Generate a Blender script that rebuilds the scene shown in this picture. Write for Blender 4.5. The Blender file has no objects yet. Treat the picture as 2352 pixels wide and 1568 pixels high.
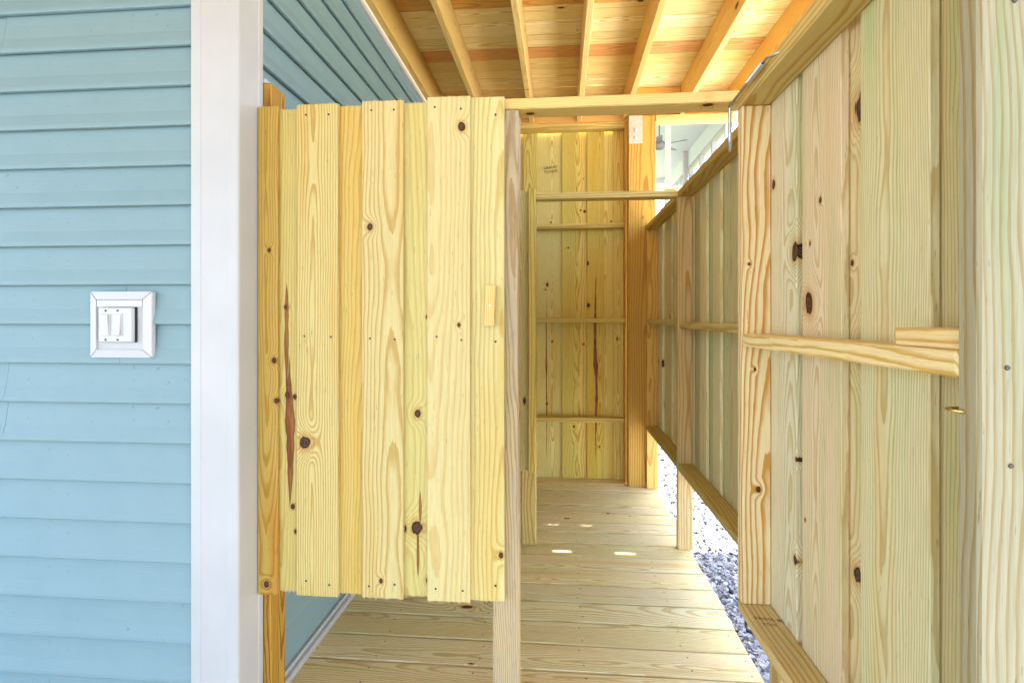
import bpy, bmesh, math, random
from mathutils import Vector, Matrix
random.seed(7)
R = math.radians
scene = bpy.context.scene
C = scene.collection

# ------------------------------------------------------------------ camera, sky, sun, exposure
CAMZ = 1.22
cam = bpy.data.cameras.new('camera')
cam.sensor_width = 36.0
cam.lens = 36.0 * 1250 / 2352
cam.shift_y = -51 / 2352
cam.clip_start = 0.02
cam.clip_end = 2000
camo = bpy.data.objects.new('camera', cam)
C.objects.link(camo)
camo.location = (0, 0, CAMZ)
camo.rotation_euler = (R(90), 0, R(5.07))
scene.camera = camo

SUN = Vector((0.08, 0.36, 1.0)).normalized()
elev = math.asin(SUN.z)
azim = math.atan2(SUN.x, SUN.y)
world = bpy.data.worlds.new('World')
scene.world = world
world.use_nodes = True
wn = world.node_tree.nodes
sky = wn.new('ShaderNodeTexSky')
sky.sky_type = 'NISHITA'
sky.sun_disc = False
sky.sun_elevation = elev
sky.sun_rotation = azim
sky.air_density = 1.0
sky.dust_density = 2.5
sky.ozone_density = 1.0
world.node_tree.links.new(sky.outputs[0], wn['Background'].inputs[0])
wn['Background'].inputs[1].default_value = 0.15
sun = bpy.data.lights.new('sun', 'SUN')
sun.energy = 5.0
sun.angle = R(0.53)
sun.color = (1.0, 0.95, 0.87)
suno = bpy.data.objects.new('sun', sun)
C.objects.link(suno)
suno.rotation_euler = SUN.to_track_quat('Z', 'Y').to_euler()
suno.location = (3, 6, 12)
vs = scene.view_settings
vs.view_transform = 'Standard'
vs.look = 'None'
vs.exposure = 2.95
vs.gamma = 1.0
scene.render.engine = 'CYCLES'
scene.cycles.max_bounces = 8
scene.cycles.diffuse_bounces = 6
scene.cycles.use_denoising = True

# ------------------------------------------------------------------ node helpers
def s2l(r, g, b):
    f = lambda c: (c / 255 / 12.92) if c / 255 <= 0.04045 else ((c / 255 + 0.055) / 1.055) ** 2.4
    return (f(r), f(g), f(b), 1.0)

class NT:
    def __init__(self, name):
        self.m = bpy.data.materials.new(name)
        self.m.use_nodes = True
        self.t = self.m.node_tree
        self.bsdf = self.t.nodes['Principled BSDF']
    def new(self, typ, **kw):
        n = self.t.nodes.new(typ)
        for k, v in kw.items():
            setattr(n, k, v)
        return n
    def put(self, sock, v):
        if isinstance(v, bpy.types.NodeSocket):
            self.t.links.new(v, sock)
        else:
            sock.default_value = v
    def M(self, op, a, b=None, c=None, clamp=False):
        n = self.new('ShaderNodeMath', operation=op, use_clamp=clamp)
        self.put(n.inputs[0], a)
        if b is not None: self.put(n.inputs[1], b)
        if c is not None: self.put(n.inputs[2], c)
        return n.outputs[0]
    def sm(self, x, lo, hi):                       # smoothstep lo->hi gives 0->1
        n = self.new('ShaderNodeMapRange', interpolation_type='SMOOTHSTEP')
        self.put(n.inputs[0], x); n.inputs[1].default_value = lo; n.inputs[2].default_value = hi
        return n.outputs[0]
    def mix(self, f, a, b, mode='MIX'):
        n = self.new('ShaderNodeMix', data_type='RGBA', blend_type=mode)
        self.put(n.inputs[0], f); self.put(n.inputs[6], a); self.put(n.inputs[7], b)
        return n.outputs[2]
    def vec(self, x, y, z):
        n = self.new('ShaderNodeCombineXYZ')
        for i, v in enumerate((x, y, z)): self.put(n.inputs[i], v)
        return n.outputs[0]
    def noise(self, v, scale=1.0, detail=2.0, rough=0.5):
        n = self.new('ShaderNodeTexNoise')
        self.put(n.inputs['Vector'], v)
        n.inputs['Scale'].default_value = scale; n.inputs['Detail'].default_value = detail
        n.inputs['Roughness'].default_value = rough
        return n
    def bump(self, h, strength, dist):
        n = self.new('ShaderNodeBump')
        n.inputs['Strength'].default_value = strength; n.inputs['Distance'].default_value = dist
        self.put(n.inputs['Height'], h)
        self.t.links.new(n.outputs[0], self.bsdf.inputs['Normal'])

def wood(name, knots=None, streaks=(), rough=0.62, density=0.30, stain=(0.97, 0.81, 0.54), stain_lo=0.56, green=0.0,
         spacing=(0.0055, 0.010), late=(0.80, 0.60, 0.34), late_amt=0.85, grey=0.0):
    """Solid pine: growth rings about a wandering pith, knots that push the rings aside. Long axis local X, width local Y.
    The object's viewport colour is the board's own tint."""
    N = NT(name)
    tc = N.new('ShaderNodeTexCoord')
    sep = N.new('ShaderNodeSeparateXYZ'); N.t.links.new(tc.outputs['Object'], sep.inputs[0])
    x, y, z = sep.outputs
    oi = N.new('ShaderNodeObjectInfo')
    rnd, tint = oi.outputs['Random'], oi.outputs['Color']
    fr = lambda k: N.M('FRACT', N.M('MULTIPLY', rnd, k))
    r1, r2, r3, r4 = fr(17.31), fr(71.73), fr(131.17), fr(263.9)
    off = N.M('MULTIPLY', rnd, 41.0)
    xo = N.M('ADD', x, off)
    # pith position
    oy = N.M('MULTIPLY', N.M('SUBTRACT', r1, 0.5), 0.11)
    oz = N.M('ADD', 0.012, N.M('MULTIPLY', r2, 0.06))
    slope = N.M('MULTIPLY', N.M('SUBTRACT', r3, 0.5), 0.07)
    nz = N.noise(N.vec(N.M('MULTIPLY', xo, 1.5), N.M('MULTIPLY', y, 4.0), N.M('MULTIPLY', z, 4.0)), 1.0, 2.0, 0.5)
    sc = N.new('ShaderNodeSeparateColor'); N.t.links.new(nz.outputs['Color'], sc.inputs[0])
    wy = N.M('MULTIPLY', N.M('SUBTRACT', sc.outputs[0], 0.5), 0.035)
    wz = N.M('MULTIPLY', N.M('SUBTRACT', sc.outputs[1], 0.5), 0.065)
    yy = N.M('ADD', N.M('ADD', y, oy), wy)
    zz = N.M('ADD', N.M('ADD', N.M('ADD', z, oz), N.M('MULTIPLY', slope, x)), wz)
    rad = N.M('SQRT', N.M('ADD', N.M('MULTIPLY', yy, yy), N.M('MULTIPLY', zz, zz)))
    fine = N.noise(N.vec(N.M('MULTIPLY', xo, 9.0), N.M('MULTIPLY', y, 45.0), N.M('MULTIPLY', z, 45.0)), 1.0, 2.0, 0.6)
    rad = N.M('ADD', rad, N.M('MULTIPLY', N.M('SUBTRACT', fine.outputs[0], 0.5), 0.005))
    # knots
    core = rim = halo = None
    def add(a, b): return b if a is None else N.M('MAXIMUM', a, b)
    if knots is None:
        vo = N.new('ShaderNodeTexVoronoi', voronoi_dimensions='2D')
        N.put(vo.inputs['Vector'], N.vec(N.M('MULTIPLY', xo, 2.3), N.M('ADD', N.M('MULTIPLY', y, 5.2), N.M('MULTIPLY', off, 3.3)), 0.0))
        vo.inputs['Scale'].default_value = 1.0
        sc2 = N.new('ShaderNodeSeparateColor'); N.t.links.new(vo.outputs['Color'], sc2.inputs[0])
        keep = N.M('GREATER_THAN', sc2.outputs[0], 1.0 - density)
        size = N.M('ADD', 0.014, N.M('MULTIPLY', N.M('POWER', sc2.outputs[1], 2.0), 0.042))
        d = N.M('DIVIDE', vo.outputs['Distance'], size)
        d = N.M('ADD', d, N.M('MULTIPLY', N.M('SUBTRACT', fine.outputs[0], 0.5), 0.7))
        kl = [(d, keep, N.M('MULTIPLY', size, 0.22))]
    else:
        kl = []
        for kx, ky, ks in knots:
            ks *= 0.85
            dx = N.M('DIVIDE', N.M('SUBTRACT', x, kx), ks * 1.25); dy = N.M('DIVIDE', N.M('SUBTRACT', y, ky), ks)
            d = N.M('SQRT', N.M('ADD', N.M('MULTIPLY', dx, dx), N.M('MULTIPLY', dy, dy)))
            d = N.M('ADD', d, N.M('MULTIPLY', N.M('SUBTRACT', fine.outputs[0], 0.5), 1.5))
            kl.append((d, 1.0, ks))
    for d, keep, ks in kl:
        infl = N.M('MULTIPLY', N.M('POWER', N.sm(d, 6.0, 0.0), 2.0), keep)
        rad = N.M('ADD', rad, N.M('MULTIPLY', infl, N.M('MULTIPLY', ks, 2.6)))
        core = add(core, N.M('MULTIPLY', N.sm(d, 1.08, 0.92), keep))
        rim = add(rim, N.M('MULTIPLY', N.M('MULTIPLY', N.sm(d, 1.15, 0.98), N.sm(d, 0.62, 0.9)), keep))
        halo = add(halo, N.M('MULTIPLY', N.M('MULTIPLY', N.sm(d, 2.4, 1.0), keep), 0.65))
    # rings
    spc = N.M('ADD', spacing[0], N.M('MULTIPLY', r4, spacing[1] - spacing[0]))
    f = N.M('FRACT', N.M('DIVIDE', rad, spc))
    ring = N.M('MULTIPLY', N.sm(f, 0.42, 0.90), N.sm(f, 1.0, 0.94))
    ringvar = N.noise(N.vec(0.0, N.M('MULTIPLY', rad, 60.0), off), 1.0, 1.0)
    ring = N.M('MULTIPLY', ring, N.M('ADD', 0.60, N.M('MULTIPLY', ringvar.outputs[0], 1.1)), clamp=True)
    latec = N.mix(1.0, tint, (*[c ** 1.35 for c in late], 1), 'MULTIPLY')
    col = N.mix(N.M('MULTIPLY', ring, late_amt), tint, latec)
    # heartwood streaks and weather stain
    hn = N.noise(N.vec(N.M('MULTIPLY', xo, 0.7), N.M('MULTIPLY', yy, 13.0), N.M('MULTIPLY', zz, 13.0)), 1.0, 2.0, 0.5)
    col = N.mix(N.M('MULTIPLY', N.sm(hn.outputs[0], stain_lo, stain_lo + 0.2), 0.75), col, N.mix(1.0, col, (*stain, 1), 'MULTIPLY'))
    if green:
        gn = N.noise(N.vec(N.M('MULTIPLY', xo, 1.3), N.M('ADD', N.M('MULTIPLY', y, 17.0), 9.0), N.M('MULTIPLY', z, 17.0)), 1.0, 3.0, 0.55)
        col = N.mix(N.M('MULTIPLY', N.sm(gn.outputs[0], 0.48, 0.72), green), col, N.mix(1.0, col, (0.72, 0.90, 0.66, 1), 'MULTIPLY'))
    if grey:
        gn2 = N.noise(N.vec(N.M('MULTIPLY', xo, 3.0), N.M('MULTIPLY', y, 40.0), N.M('MULTIPLY', z, 40.0)), 1.0, 3.0, 0.6)
        col = N.mix(N.M('MULTIPLY', N.sm(gn2.outputs[0], 0.35, 0.7), grey), col, (0.42, 0.36, 0.29, 1))
    # resin streaks: (x0, x1, y, half width)
    for (a, b, cy, hw) in streaks:
        wob = N.M('MULTIPLY', N.M('SUBTRACT', sc.outputs[2], 0.5), hw * 3)
        wv = N.noise(N.vec(N.M('MULTIPLY', x, 9.0), 3.3, 0.0), 1.0, 2.0)
        tx = N.M('DIVIDE', N.M('SUBTRACT', x, (a + b) / 2), (b - a) / 2)
        env = N.M('MULTIPLY', N.M('SUBTRACT', 1.0, N.M('MULTIPLY', tx, tx)), N.M('ADD', -0.1, N.M('MULTIPLY', wv.outputs[0], 2.0)))
        dd = N.M('DIVIDE', N.M('ABSOLUTE', N.M('ADD', N.M('SUBTRACT', y, cy), wob)), hw)
        msk = N.sm(N.M('SUBTRACT', env, dd), 0.0, 0.25)
        inner = N.sm(N.M('SUBTRACT', env, dd), 0.05, 0.45)
        col = N.mix(msk, col, N.mix(inner, (0.05, 0.013, 0.004, 1), N.mix(N.sm(fine.outputs[0], 0.35, 0.65), (0.20, 0.05, 0.009, 1), (0.34, 0.13, 0.024, 1))))
    if kl:
        col = N.mix(halo, col, N.mix(1.0, col, (0.78, 0.48, 0.20, 1), 'MULTIPLY'))
        kd = N.M('ADD', 0.5, N.M('MULTIPLY', 0.5, N.M('SINE', N.M('ADD', N.M('MULTIPLY', kl[0][0], 13.0), N.M('MULTIPLY', fine.outputs[0], 9.0)))))
        kc = N.mix(kd, (0.016, 0.006, 0.003, 1), (0.15, 0.055, 0.016, 1))
        col = N.mix(core, col, kc)
        col = N.mix(N.M('MULTIPLY', rim, 0.85), col, (0.008, 0.004, 0.002, 1))
    # fibres, small dark flecks
    fib = N.noise(N.vec(N.M('MULTIPLY', xo, 14.0), N.M('MULTIPLY', y, 520.0), N.M('MULTIPLY', z, 520.0)), 1.0, 2.0, 0.6)
    col = N.mix(1.0, col, N.mix(fib.outputs[0], (0.74, 0.72, 0.67, 1), (1.16, 1.16, 1.16, 1)), 'MULTIPLY')
    fl = N.noise(N.vec(N.M('MULTIPLY', xo, 22.0), N.M('MULTIPLY', y, 260.0), N.M('MULTIPLY', z, 260.0)), 1.0, 2.0, 0.6)
    col = N.mix(N.M('MULTIPLY', N.sm(fl.outputs[0], 0.66, 0.75), 0.65), col, N.mix(1.0, col, (0.45, 0.36, 0.25, 1), 'MULTIPLY'))
    N.put(N.bsdf.inputs['Base Color'], col)
    N.put(N.bsdf.inputs['Roughness'], N.M('ADD', rough, N.M('MULTIPLY', ring, -0.10)))
    N.bsdf.inputs['Specular IOR Level'].default_value = 0.35
    N.bump(fib.outputs[0], 0.35, 0.0009)
    return N.m

def plain(name, col, rough=0.5, metal=0.0, bscale=0, bstr=0.1, bdist=0.001, var=0.0, vscale=3.0, spec=0.5, coat=0.0):
    N = NT(name)
    N.bsdf.inputs['Base Color'].default_value = col
    N.bsdf.inputs['Roughness'].default_value = rough
    N.bsdf.inputs['Metallic'].default_value = metal
    N.bsdf.inputs['Specular IOR Level'].default_value = spec
    tc = N.new('ShaderNodeTexCoord')
    if var:
        n = N.noise(tc.outputs['Object'], vscale, 4.0, 0.6)
        lo = (col[0] * (1 - var), col[1] * (1 - var), col[2] * (1 - var), 1)
        hi = (min(1, col[0] * (1 + var)), min(1, col[1] * (1 + var)), min(1, col[2] * (1 + var)), 1)
        N.put(N.bsdf.inputs['Base Color'], N.mix(N.sm(n.outputs[0], 0.3, 0.7), lo, hi))
    if bscale:
        n2 = N.noise(tc.outputs['Object'], bscale, 3.0, 0.6)
        N.bump(n2.outputs[0], bstr, bdist)
    return N.m

def vinyl(name, col):
    N = NT(name)
    tc = N.new('ShaderNodeTexCoord')
    mp = N.new('ShaderNodeMapping'); N.t.links.new(tc.outputs['Object'], mp.inputs[0])
    mp.inputs['Scale'].default_value = (3.5, 90, 90)
    n = N.noise(mp.outputs[0], 4.0, 4.0, 0.65)
    n2 = N.noise(tc.outputs['Object'], 2.5, 4.0, 0.6)
    c2 = (col[0] * 0.93, col[1] * 0.95, col[2] * 0.95, 1)
    c = N.mix(N.sm(n2.outputs[0], 0.35, 0.7), col, c2)
    dirt = N.noise(tc.outputs['Object'], 55.0, 2.0, 0.5)
    c = N.mix(N.M('MULTIPLY', N.sm(dirt.outputs[0], 0.70, 0.76), 0.45), c, (col[0] * 0.45, col[1] * 0.45, col[2] * 0.42, 1))
    N.put(N.bsdf.inputs['Base Color'], c)
    N.bsdf.inputs['Roughness'].default_value = 0.55
    N.bsdf.inputs['Specular IOR Level'].default_value = 0.3
    N.bump(n.outputs[0], 0.5, 0.0010)
    return N.m

M = {}
M['pine'] = wood('pine', density=0.22)
M['pine_few'] = wood('pine_few_knots', density=0.10)
M['panel_wood'] = wood('panel_wood', density=0.26, green=0.35, stain=(1.0, 0.86, 0.68), stain_lo=0.54, late=(0.86, 0.76, 0.56), late_amt=0.75)
M['frame_wood'] = wood('frame_wood', density=0.25, green=0.3, late=(0.80, 0.64, 0.36), spacing=(0.009, 0.015))
M['joist_wood'] = wood('joist_wood', density=0.30, late=(0.86, 0.70, 0.44), late_amt=0.7, stain=(0.96, 0.80, 0.54))
M['ceiling_wood'] = wood('ceiling_wood', density=0.16, late=(0.82, 0.64, 0.36), spacing=(0.006, 0.011))
M['deck_wood'] = wood('deck_wood', density=0.30, late=(0.78, 0.64, 0.44), late_amt=0.75, stain=(0.90, 0.78, 0.56), green=0.25, rough=0.7)
M['post_grey'] = wood('weathered_post', density=0.25, grey=0.4, late=(0.74, 0.60, 0.44))
M['post_big'] = wood('post_brown', density=0.15, late=(0.78, 0.58, 0.30), spacing=(0.012, 0.02))
M['siding'] = vinyl('blue_vinyl', s2l(134, 160, 164))
M['vinyl_white'] = plain('white_vinyl', (0.53, 0.522, 0.510, 1), 0.42, bscale=60, bstr=0.06, var=0.04, spec=0.35)
M['plastic_white'] = plain('white_plastic', (0.58, 0.572, 0.57, 1), 0.30, bscale=30, bstr=0.02)
M['block_white'] = plain('white_block', (0.58, 0.57, 0.56, 1), 0.5, bscale=0)
M['galv'] = plain('galvanised_steel', (0.66, 0.63, 0.56, 1), 0.5, 0.55, bscale=60, bstr=0.12, var=0.12, vscale=45)
M['steel'] = plain('zinc_steel', (0.60, 0.60, 0.62, 1), 0.30, 1.0, bscale=40, bstr=0.05)
M['screw'] = plain('screw_steel', (0.10, 0.085, 0.075, 1), 0.5, 0.6, bscale=200, bstr=0.2)
M['brass'] = plain('brass', (0.75, 0.55, 0.20, 1), 0.32, 1.0, bscale=40, bstr=0.05)
M['ink'] = plain('ink', (0.05, 0.045, 0.04, 1), 0.8, var=0.4, vscale=200)
M['dark'] = plain('dark_gap', (0.02, 0.02, 0.025, 1), 0.8)
M['porch_white'] = plain('porch_white', (0.74, 0.74, 0.77, 1), 0.55, bscale=20, bstr=0.05, var=0.02)
M['porch_grey'] = plain('porch_grey_paint', (0.52, 0.48, 0.47, 1), 0.6, bscale=30, bstr=0.1, var=0.06)
M['fan_grey'] = plain('fan_grey', (0.22, 0.20, 0.21, 1), 0.5, bscale=30, bstr=0.1, var=0.06)
M['sawn'] = plain('sawn_fibre', s2l(225, 200, 140), 0.9, var=0.1, vscale=80)

# ------------------------------------------------------------------ object helpers
def tag(o, label=None, cat=None, group=None, kind=None):
    if label: o['label'] = label
    if cat: o['category'] = cat
    if group: o['group'] = group
    if kind: o['kind'] = kind
    return o

def thing(name, loc, label, cat, group=None):
    o = bpy.data.objects.new(name, None); C.objects.link(o)
    o.location = loc; o.empty_display_size = 0.1
    return tag(o, label, cat, group)

def world_loc(o):
    v = Vector(o.location)
    p = o.parent
    while p:
        v = v + Vector(p.location); p = p.parent      # parents carry no rotation
    return v

def wm(o):
    m = o.matrix_basis.copy()
    if o.parent: m = wm(o.parent) @ o.matrix_parent_inverse @ m
    return m

def link(name, me, mat, parent, loc, smooth=False):
    o = bpy.data.objects.new(name, me); C.objects.link(o)
    if mat: 
        if len(me.materials) == 0: me.materials.append(mat)
    if parent is not None:
        o.parent = parent
        if any(abs(a) > 1e-6 for a in parent.rotation_euler):
            o.matrix_parent_inverse = wm(parent).inverted(); o.location = loc
        else:
            o.location = Vector(loc) - world_loc(parent)
    else:
        o.location = loc
    if smooth:
        for p in me.polygons: p.use_smooth = True
    return o

def box_mesh(name, dx, dy, dz, bev=0.0015, segs=1):
    bm = bmesh.new()
    bmesh.ops.create_cube(bm, size=1.0)
    bmesh.ops.scale(bm, vec=(dx, dy, dz), verts=bm.verts)
    if bev:
        bmesh.ops.bevel(bm, geom=bm.edges[:], offset=min(bev, dx / 3, dy / 3, dz / 3), segments=segs, affect='EDGES', profile=0.5)
    me = bpy.data.meshes.new(name); bm.to_mesh(me); bm.free()
    return me

AX = (Vector((1, 0, 0)), Vector((0, 1, 0)), Vector((0, 0, 1)))
def board(parent, name, xr, yr, zr, mat, tint=(1, 1, 1, 1), bev=0.0018, jit=0.0, jt=0.0, flip=False, vary=0.06):
    """A plank with its long axis on local X and its width on local Y, whatever way it runs in the scene."""
    d = [abs(xr[1] - xr[0]), abs(yr[1] - yr[0]), abs(zr[1] - zr[0])]
    order = sorted(range(3), key=lambda i: -d[i])
    L, W, T = order
    me = box_mesh(name, d[L], d[W], d[T], bev)
    eL, eW = AX[L].copy(), AX[W].copy()
    if flip: eL = -eL
    eT = eL.cross(eW)
    mtx = Matrix((eL, eW, eT)).transposed()
    c = Vector(((xr[0] + xr[1]) / 2, (yr[0] + yr[1]) / 2, (zr[0] + zr[1]) / 2))
    if jit: c += Vector([random.uniform(-jit, jit) for _ in range(3)])
    o = link(name, me, M[mat] if isinstance(mat, str) else mat, parent, c)
    e = mtx.to_euler()
    o.rotation_euler = e
    if jt:
        q = mtx.to_quaternion() @ Matrix.Rotation(random.uniform(-jt, jt), 3, 'Z').to_quaternion()
        o.rotation_euler = q.to_euler()
    k = 1 + random.uniform(-vary, vary); h = random.uniform(-vary, vary) * 0.5
    o.color = (min(1, tint[0] * k), min(1, tint[1] * k * (1 + h * 0.4)), min(1, tint[2] * k * (1 + h * 1.6)), 1)
    return o

def blk(parent, name, xr, yr, zr, mat, bev=0.002, segs=1):
    me = box_mesh(name, abs(xr[1] - xr[0]), abs(yr[1] - yr[0]), abs(zr[1] - zr[0]), bev, segs)
    return link(name, me, M[mat], parent, ((xr[0] + xr[1]) / 2, (yr[0] + yr[1]) / 2, (zr[0] + zr[1]) / 2))

def extrude_profile(name, prof, L, axis_long, axis_a, axis_b, closed=True):
    """prof: list of (a, b); extruded from -L/2 to L/2 along axis_long."""
    vs_, fs = [], []
    n = len(prof)
    for s in (-L / 2, L / 2):
        for a, b in prof:
            vs_.append(axis_long * s + axis_a * a + axis_b * b)
    for i in range(n if closed else n - 1):
        j = (i + 1) % n
        fs.append((i, j, n + j, n + i))
    if closed:
        fs.append(tuple(range(n - 1, -1, -1))); fs.append(tuple(range(n, 2 * n)))
    me = bpy.data.meshes.new(name); me.from_pydata([tuple(v) for v in vs_], [], fs)
    bm = bmesh.new(); bm.from_mesh(me); bmesh.ops.recalc_face_normals(bm, faces=bm.faces[:]); bm.to_mesh(me); bm.free()
    return me

def tube_mesh(name, pts, rad, seg=10):
    pts = [Vector(p) for p in pts]
    bm = bmesh.new(); rings = []
    up = Vector((0.31, 0.17, 0.93)).normalized()
    for i, p in enumerate(pts):
        t = (pts[min(i + 1, len(pts) - 1)] - pts[max(i - 1, 0)]).normalized()
        a = t.cross(up)
        if a.length < 1e-3: a = t.cross(Vector((1, 0, 0)))
        a.normalize(); b = t.cross(a)
        r = rad[i] if isinstance(rad, (list, tuple)) else rad
        rings.append([bm.verts.new(p + a * r * math.cos(2 * math.pi * k / seg) + b * r * math.sin(2 * math.pi * k / seg)) for k in range(seg)])
    for A, B in zip(rings, rings[1:]):
        for k in range(seg):
            bm.faces.new((A[k], A[(k + 1) % seg], B[(k + 1) % seg], B[k]))
    bm.faces.new(rings[0][::-1]); bm.faces.new(rings[-1])
    bmesh.ops.recalc_face_normals(bm, faces=bm.faces[:])
    me = bpy.data.meshes.new(name); bm.to_mesh(me); bm.free()
    for p in me.polygons: p.use_smooth = True
    return me

_disc = {}
def disc(parent, name, loc, nrm, r, h, mat, seg=10):
    key = (round(r, 5), round(h, 5), mat, seg)
    if key not in _disc:
        bm = bmesh.new()
        bmesh.ops.create_cone(bm, cap_ends=True, segments=seg, radius1=r, radius2=r * 0.8, depth=h)
        me = bpy.data.meshes.new(name); bm.to_mesh(me); bm.free(); me.materials.append(M[mat])
        _disc[key] = me
    o = bpy.data.objects.new(name, _disc[key]); C.objects.link(o)
    o.parent = parent; o.location = Vector(loc) - world_loc(parent)
    o.rotation_euler = Vector(nrm).to_track_quat('Z', 'Y').to_euler()
    return o

def text_part(parent, name, body, size, loc, ex, ey, mat='ink'):
    """flat ink lettering: ex = reading direction, ey = up direction"""
    cu = bpy.data.curves.new(name, 'FONT'); cu.body = body; cu.size = size; cu.resolution_u = 2
    tmp = bpy.data.objects.new('tmp', cu); C.objects.link(tmp)
    dg = bpy.context.evaluated_depsgraph_get()
    me = bpy.data.meshes.new_from_object(tmp.evaluated_get(dg))
    bpy.data.objects.remove(tmp)
    ex, ey = Vector(ex).normalized(), Vector(ey).normalized()
    mtx = Matrix((ex, ey, ex.cross(ey))).transposed().to_4x4()
    me.transform(mtx); me.name = name
    me.materials.clear()
    return link(name, me, M[mat], parent, loc)

def joined(name, parts, mat, parent=None, loc=(0, 0, 0)):
    """many tiny boxes / slivers in one mesh: parts = list of (verts, faces)"""
    V, F = [], []
    for v, f in parts:
        k = len(V); V += v; F += [tuple(i + k for i in q) for q in f]
    me = bpy.data.meshes.new(name)
    base = Vector(loc)
    me.from_pydata([tuple(Vector(p) - base) for p in V], [], F)
    return link(name, me, M[mat], parent, loc)

# ------------------------------------------------------------------ GROUND
GZ = -0.10
def ground_material():
    N = NT('ground'); g = N.new('ShaderNodeNewGeometry')
    sp = N.new('ShaderNodeSeparateXYZ'); N.t.links.new(g.outputs['Position'], sp.inputs[0])
    n = N.noise(g.outputs['Position'], 1.3, 3.0, 0.6)
    n2 = N.noise(g.outputs['Position'], 70.0, 3.0, 0.6)
    grass = N.mix(n2.outputs[0], (0.035, 0.065, 0.014, 1), (0.13, 0.17, 0.045, 1))
    grav = N.mix(n2.outputs[0], (0.40, 0.40, 0.42, 1), (0.68, 0.68, 0.69, 1))  # unseen ground made pale to bounce light under the deck
    rear_dim = N.mix(n2.outputs[0], (0.13, 0.13, 0.125, 1), (0.26, 0.255, 0.24, 1))  # unseen ground behind the camera, darkened to cut bounce onto the front
    grav = N.mix(N.sm(sp.outputs[1], 0.2, -0.6), grav, rear_dim)
    soil = N.M('MULTIPLY', N.sm(sp.outputs[0], 2.2, 1.9), N.M('MULTIPLY', N.sm(sp.outputs[1], 1.0, 1.4), N.sm(sp.outputs[1], 5.9, 5.5)))
    grav = N.mix(soil, grav, (0.07, 0.065, 0.06, 1))
    edge = N.M('ADD', sp.outputs[1], N.M('MULTIPLY', N.M('SUBTRACT', n.outputs[0], 0.5), 0.5))
    lawn = N.sm(edge, 5.6, 6.0)
    N.put(N.bsdf.inputs['Base Color'], N.mix(lawn, grav, grass))
    N.bsdf.inputs['Roughness'].default_value = 0.9
    N.bump(n2.outputs[0], 0.8, 0.02)
    return N.m
M['ground'] = ground_material()
me = bpy.data.meshes.new('ground')
me.from_pydata([(-600, -600, GZ - 0.012), (600, -600, GZ - 0.012), (600, 600, GZ - 0.012), (-600, 600, GZ - 0.012)], [], [(0, 1, 2, 3)])
tag(link('ground', me, M['ground'], None, (0, 0, 0)), kind='structure')

def shard_material():
    N = NT('gravel_shard'); g = N.new('ShaderNodeNewGeometry')
    cr = N.new('ShaderNodeValToRGB')
    N.t.links.new(g.outputs['Random Per Island'], cr.inputs[0])
    e = cr.color_ramp.elements
    e[0].position = 0.0; e[0].color = (0.13, 0.14, 0.17, 1)
    e[1].position = 1.0; e[1].color = (0.60, 0.60, 0.62, 1)
    for p, c in ((0.35, (0.24, 0.25, 0.29, 1)), (0.7, (0.36, 0.37, 0.41, 1)), (0.94, (0.38, 0.38, 0.41, 1)), (0.955, (0.30, 0.20, 0.15, 1)), (0.97, (0.36, 0.36, 0.38, 1))):
        k = e.new(p); k.color = c
    n = N.noise(g.outputs['Position'], 120.0, 3.0, 0.6)
    N.put(N.bsdf.inputs['Base Color'], N.mix(1.0, cr.outputs[0], N.mix(n.outputs[0], (0.75, 0.75, 0.75, 1), (1.2, 1.2, 1.2, 1)), 'MULTIPLY'))
    N.bsdf.inputs['Roughness'].default_value = 0.6
    N.bump(n.outputs[0], 0.4, 0.003)
    return N.m
M['gravel'] = shard_material()
V, F = [], []
rg = random.Random(3)
def shard(x, y, z, s):
    k = len(V); n = rg.choice((4, 5, 5, 6)); a0 = rg.uniform(0, 6.28)
    rot = Matrix.Rotation(rg.uniform(-0.6, 0.6), 3, 'X') @ Matrix.Rotation(rg.uniform(-0.6, 0.6), 3, 'Y') @ Matrix.Rotation(rg.uniform(0, 6.28), 3, 'Z')
    el = rg.uniform(0.5, 0.9); h = s * rg.uniform(0.18, 0.4)
    top, bot = [], []
    for i in range(n):
        a = a0 + 6.283 * i / n + rg.uniform(-0.3, 0.3); rr = s * rg.uniform(0.7, 1.1)
        px, py = math.cos(a) * rr, math.sin(a) * rr * el
        sh = rg.uniform(0.6, 0.95)
        top.append(rot @ Vector((px * sh, py * sh, h * rg.uniform(0.6, 1)))); bot.append(rot @ Vector((px, py, -h)))
    for p in top + bot: V.append((x + p.x, y + p.y, z + p.z))
    F.append(tuple(range(k, k + n)))
    for i in range(n):
        j = (i + 1) % n; F.append((k + n + i, k + n + j, k + j, k + i))
for _ in range(15000):
    y = 1.2 + 4.6 * rg.random() ** 1.25
    x = rg.uniform(0.66, 0.95 + 0.30 * (y - 1.2))
    far = 1 + 0.12 * max(0, y - 3)
    shard(x, y, GZ + rg.uniform(-0.008, 0.012), rg.uniform(0.011, 0.026) * far)
me = bpy.data.meshes.new('gravel'); me.from_pydata(V, [], F)
tag(link('gravel', me, M['gravel'], None, (0, 0, 0)), 'blue grey crushed stone gravel beside the deck', 'gravel', kind='stuff')

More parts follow.
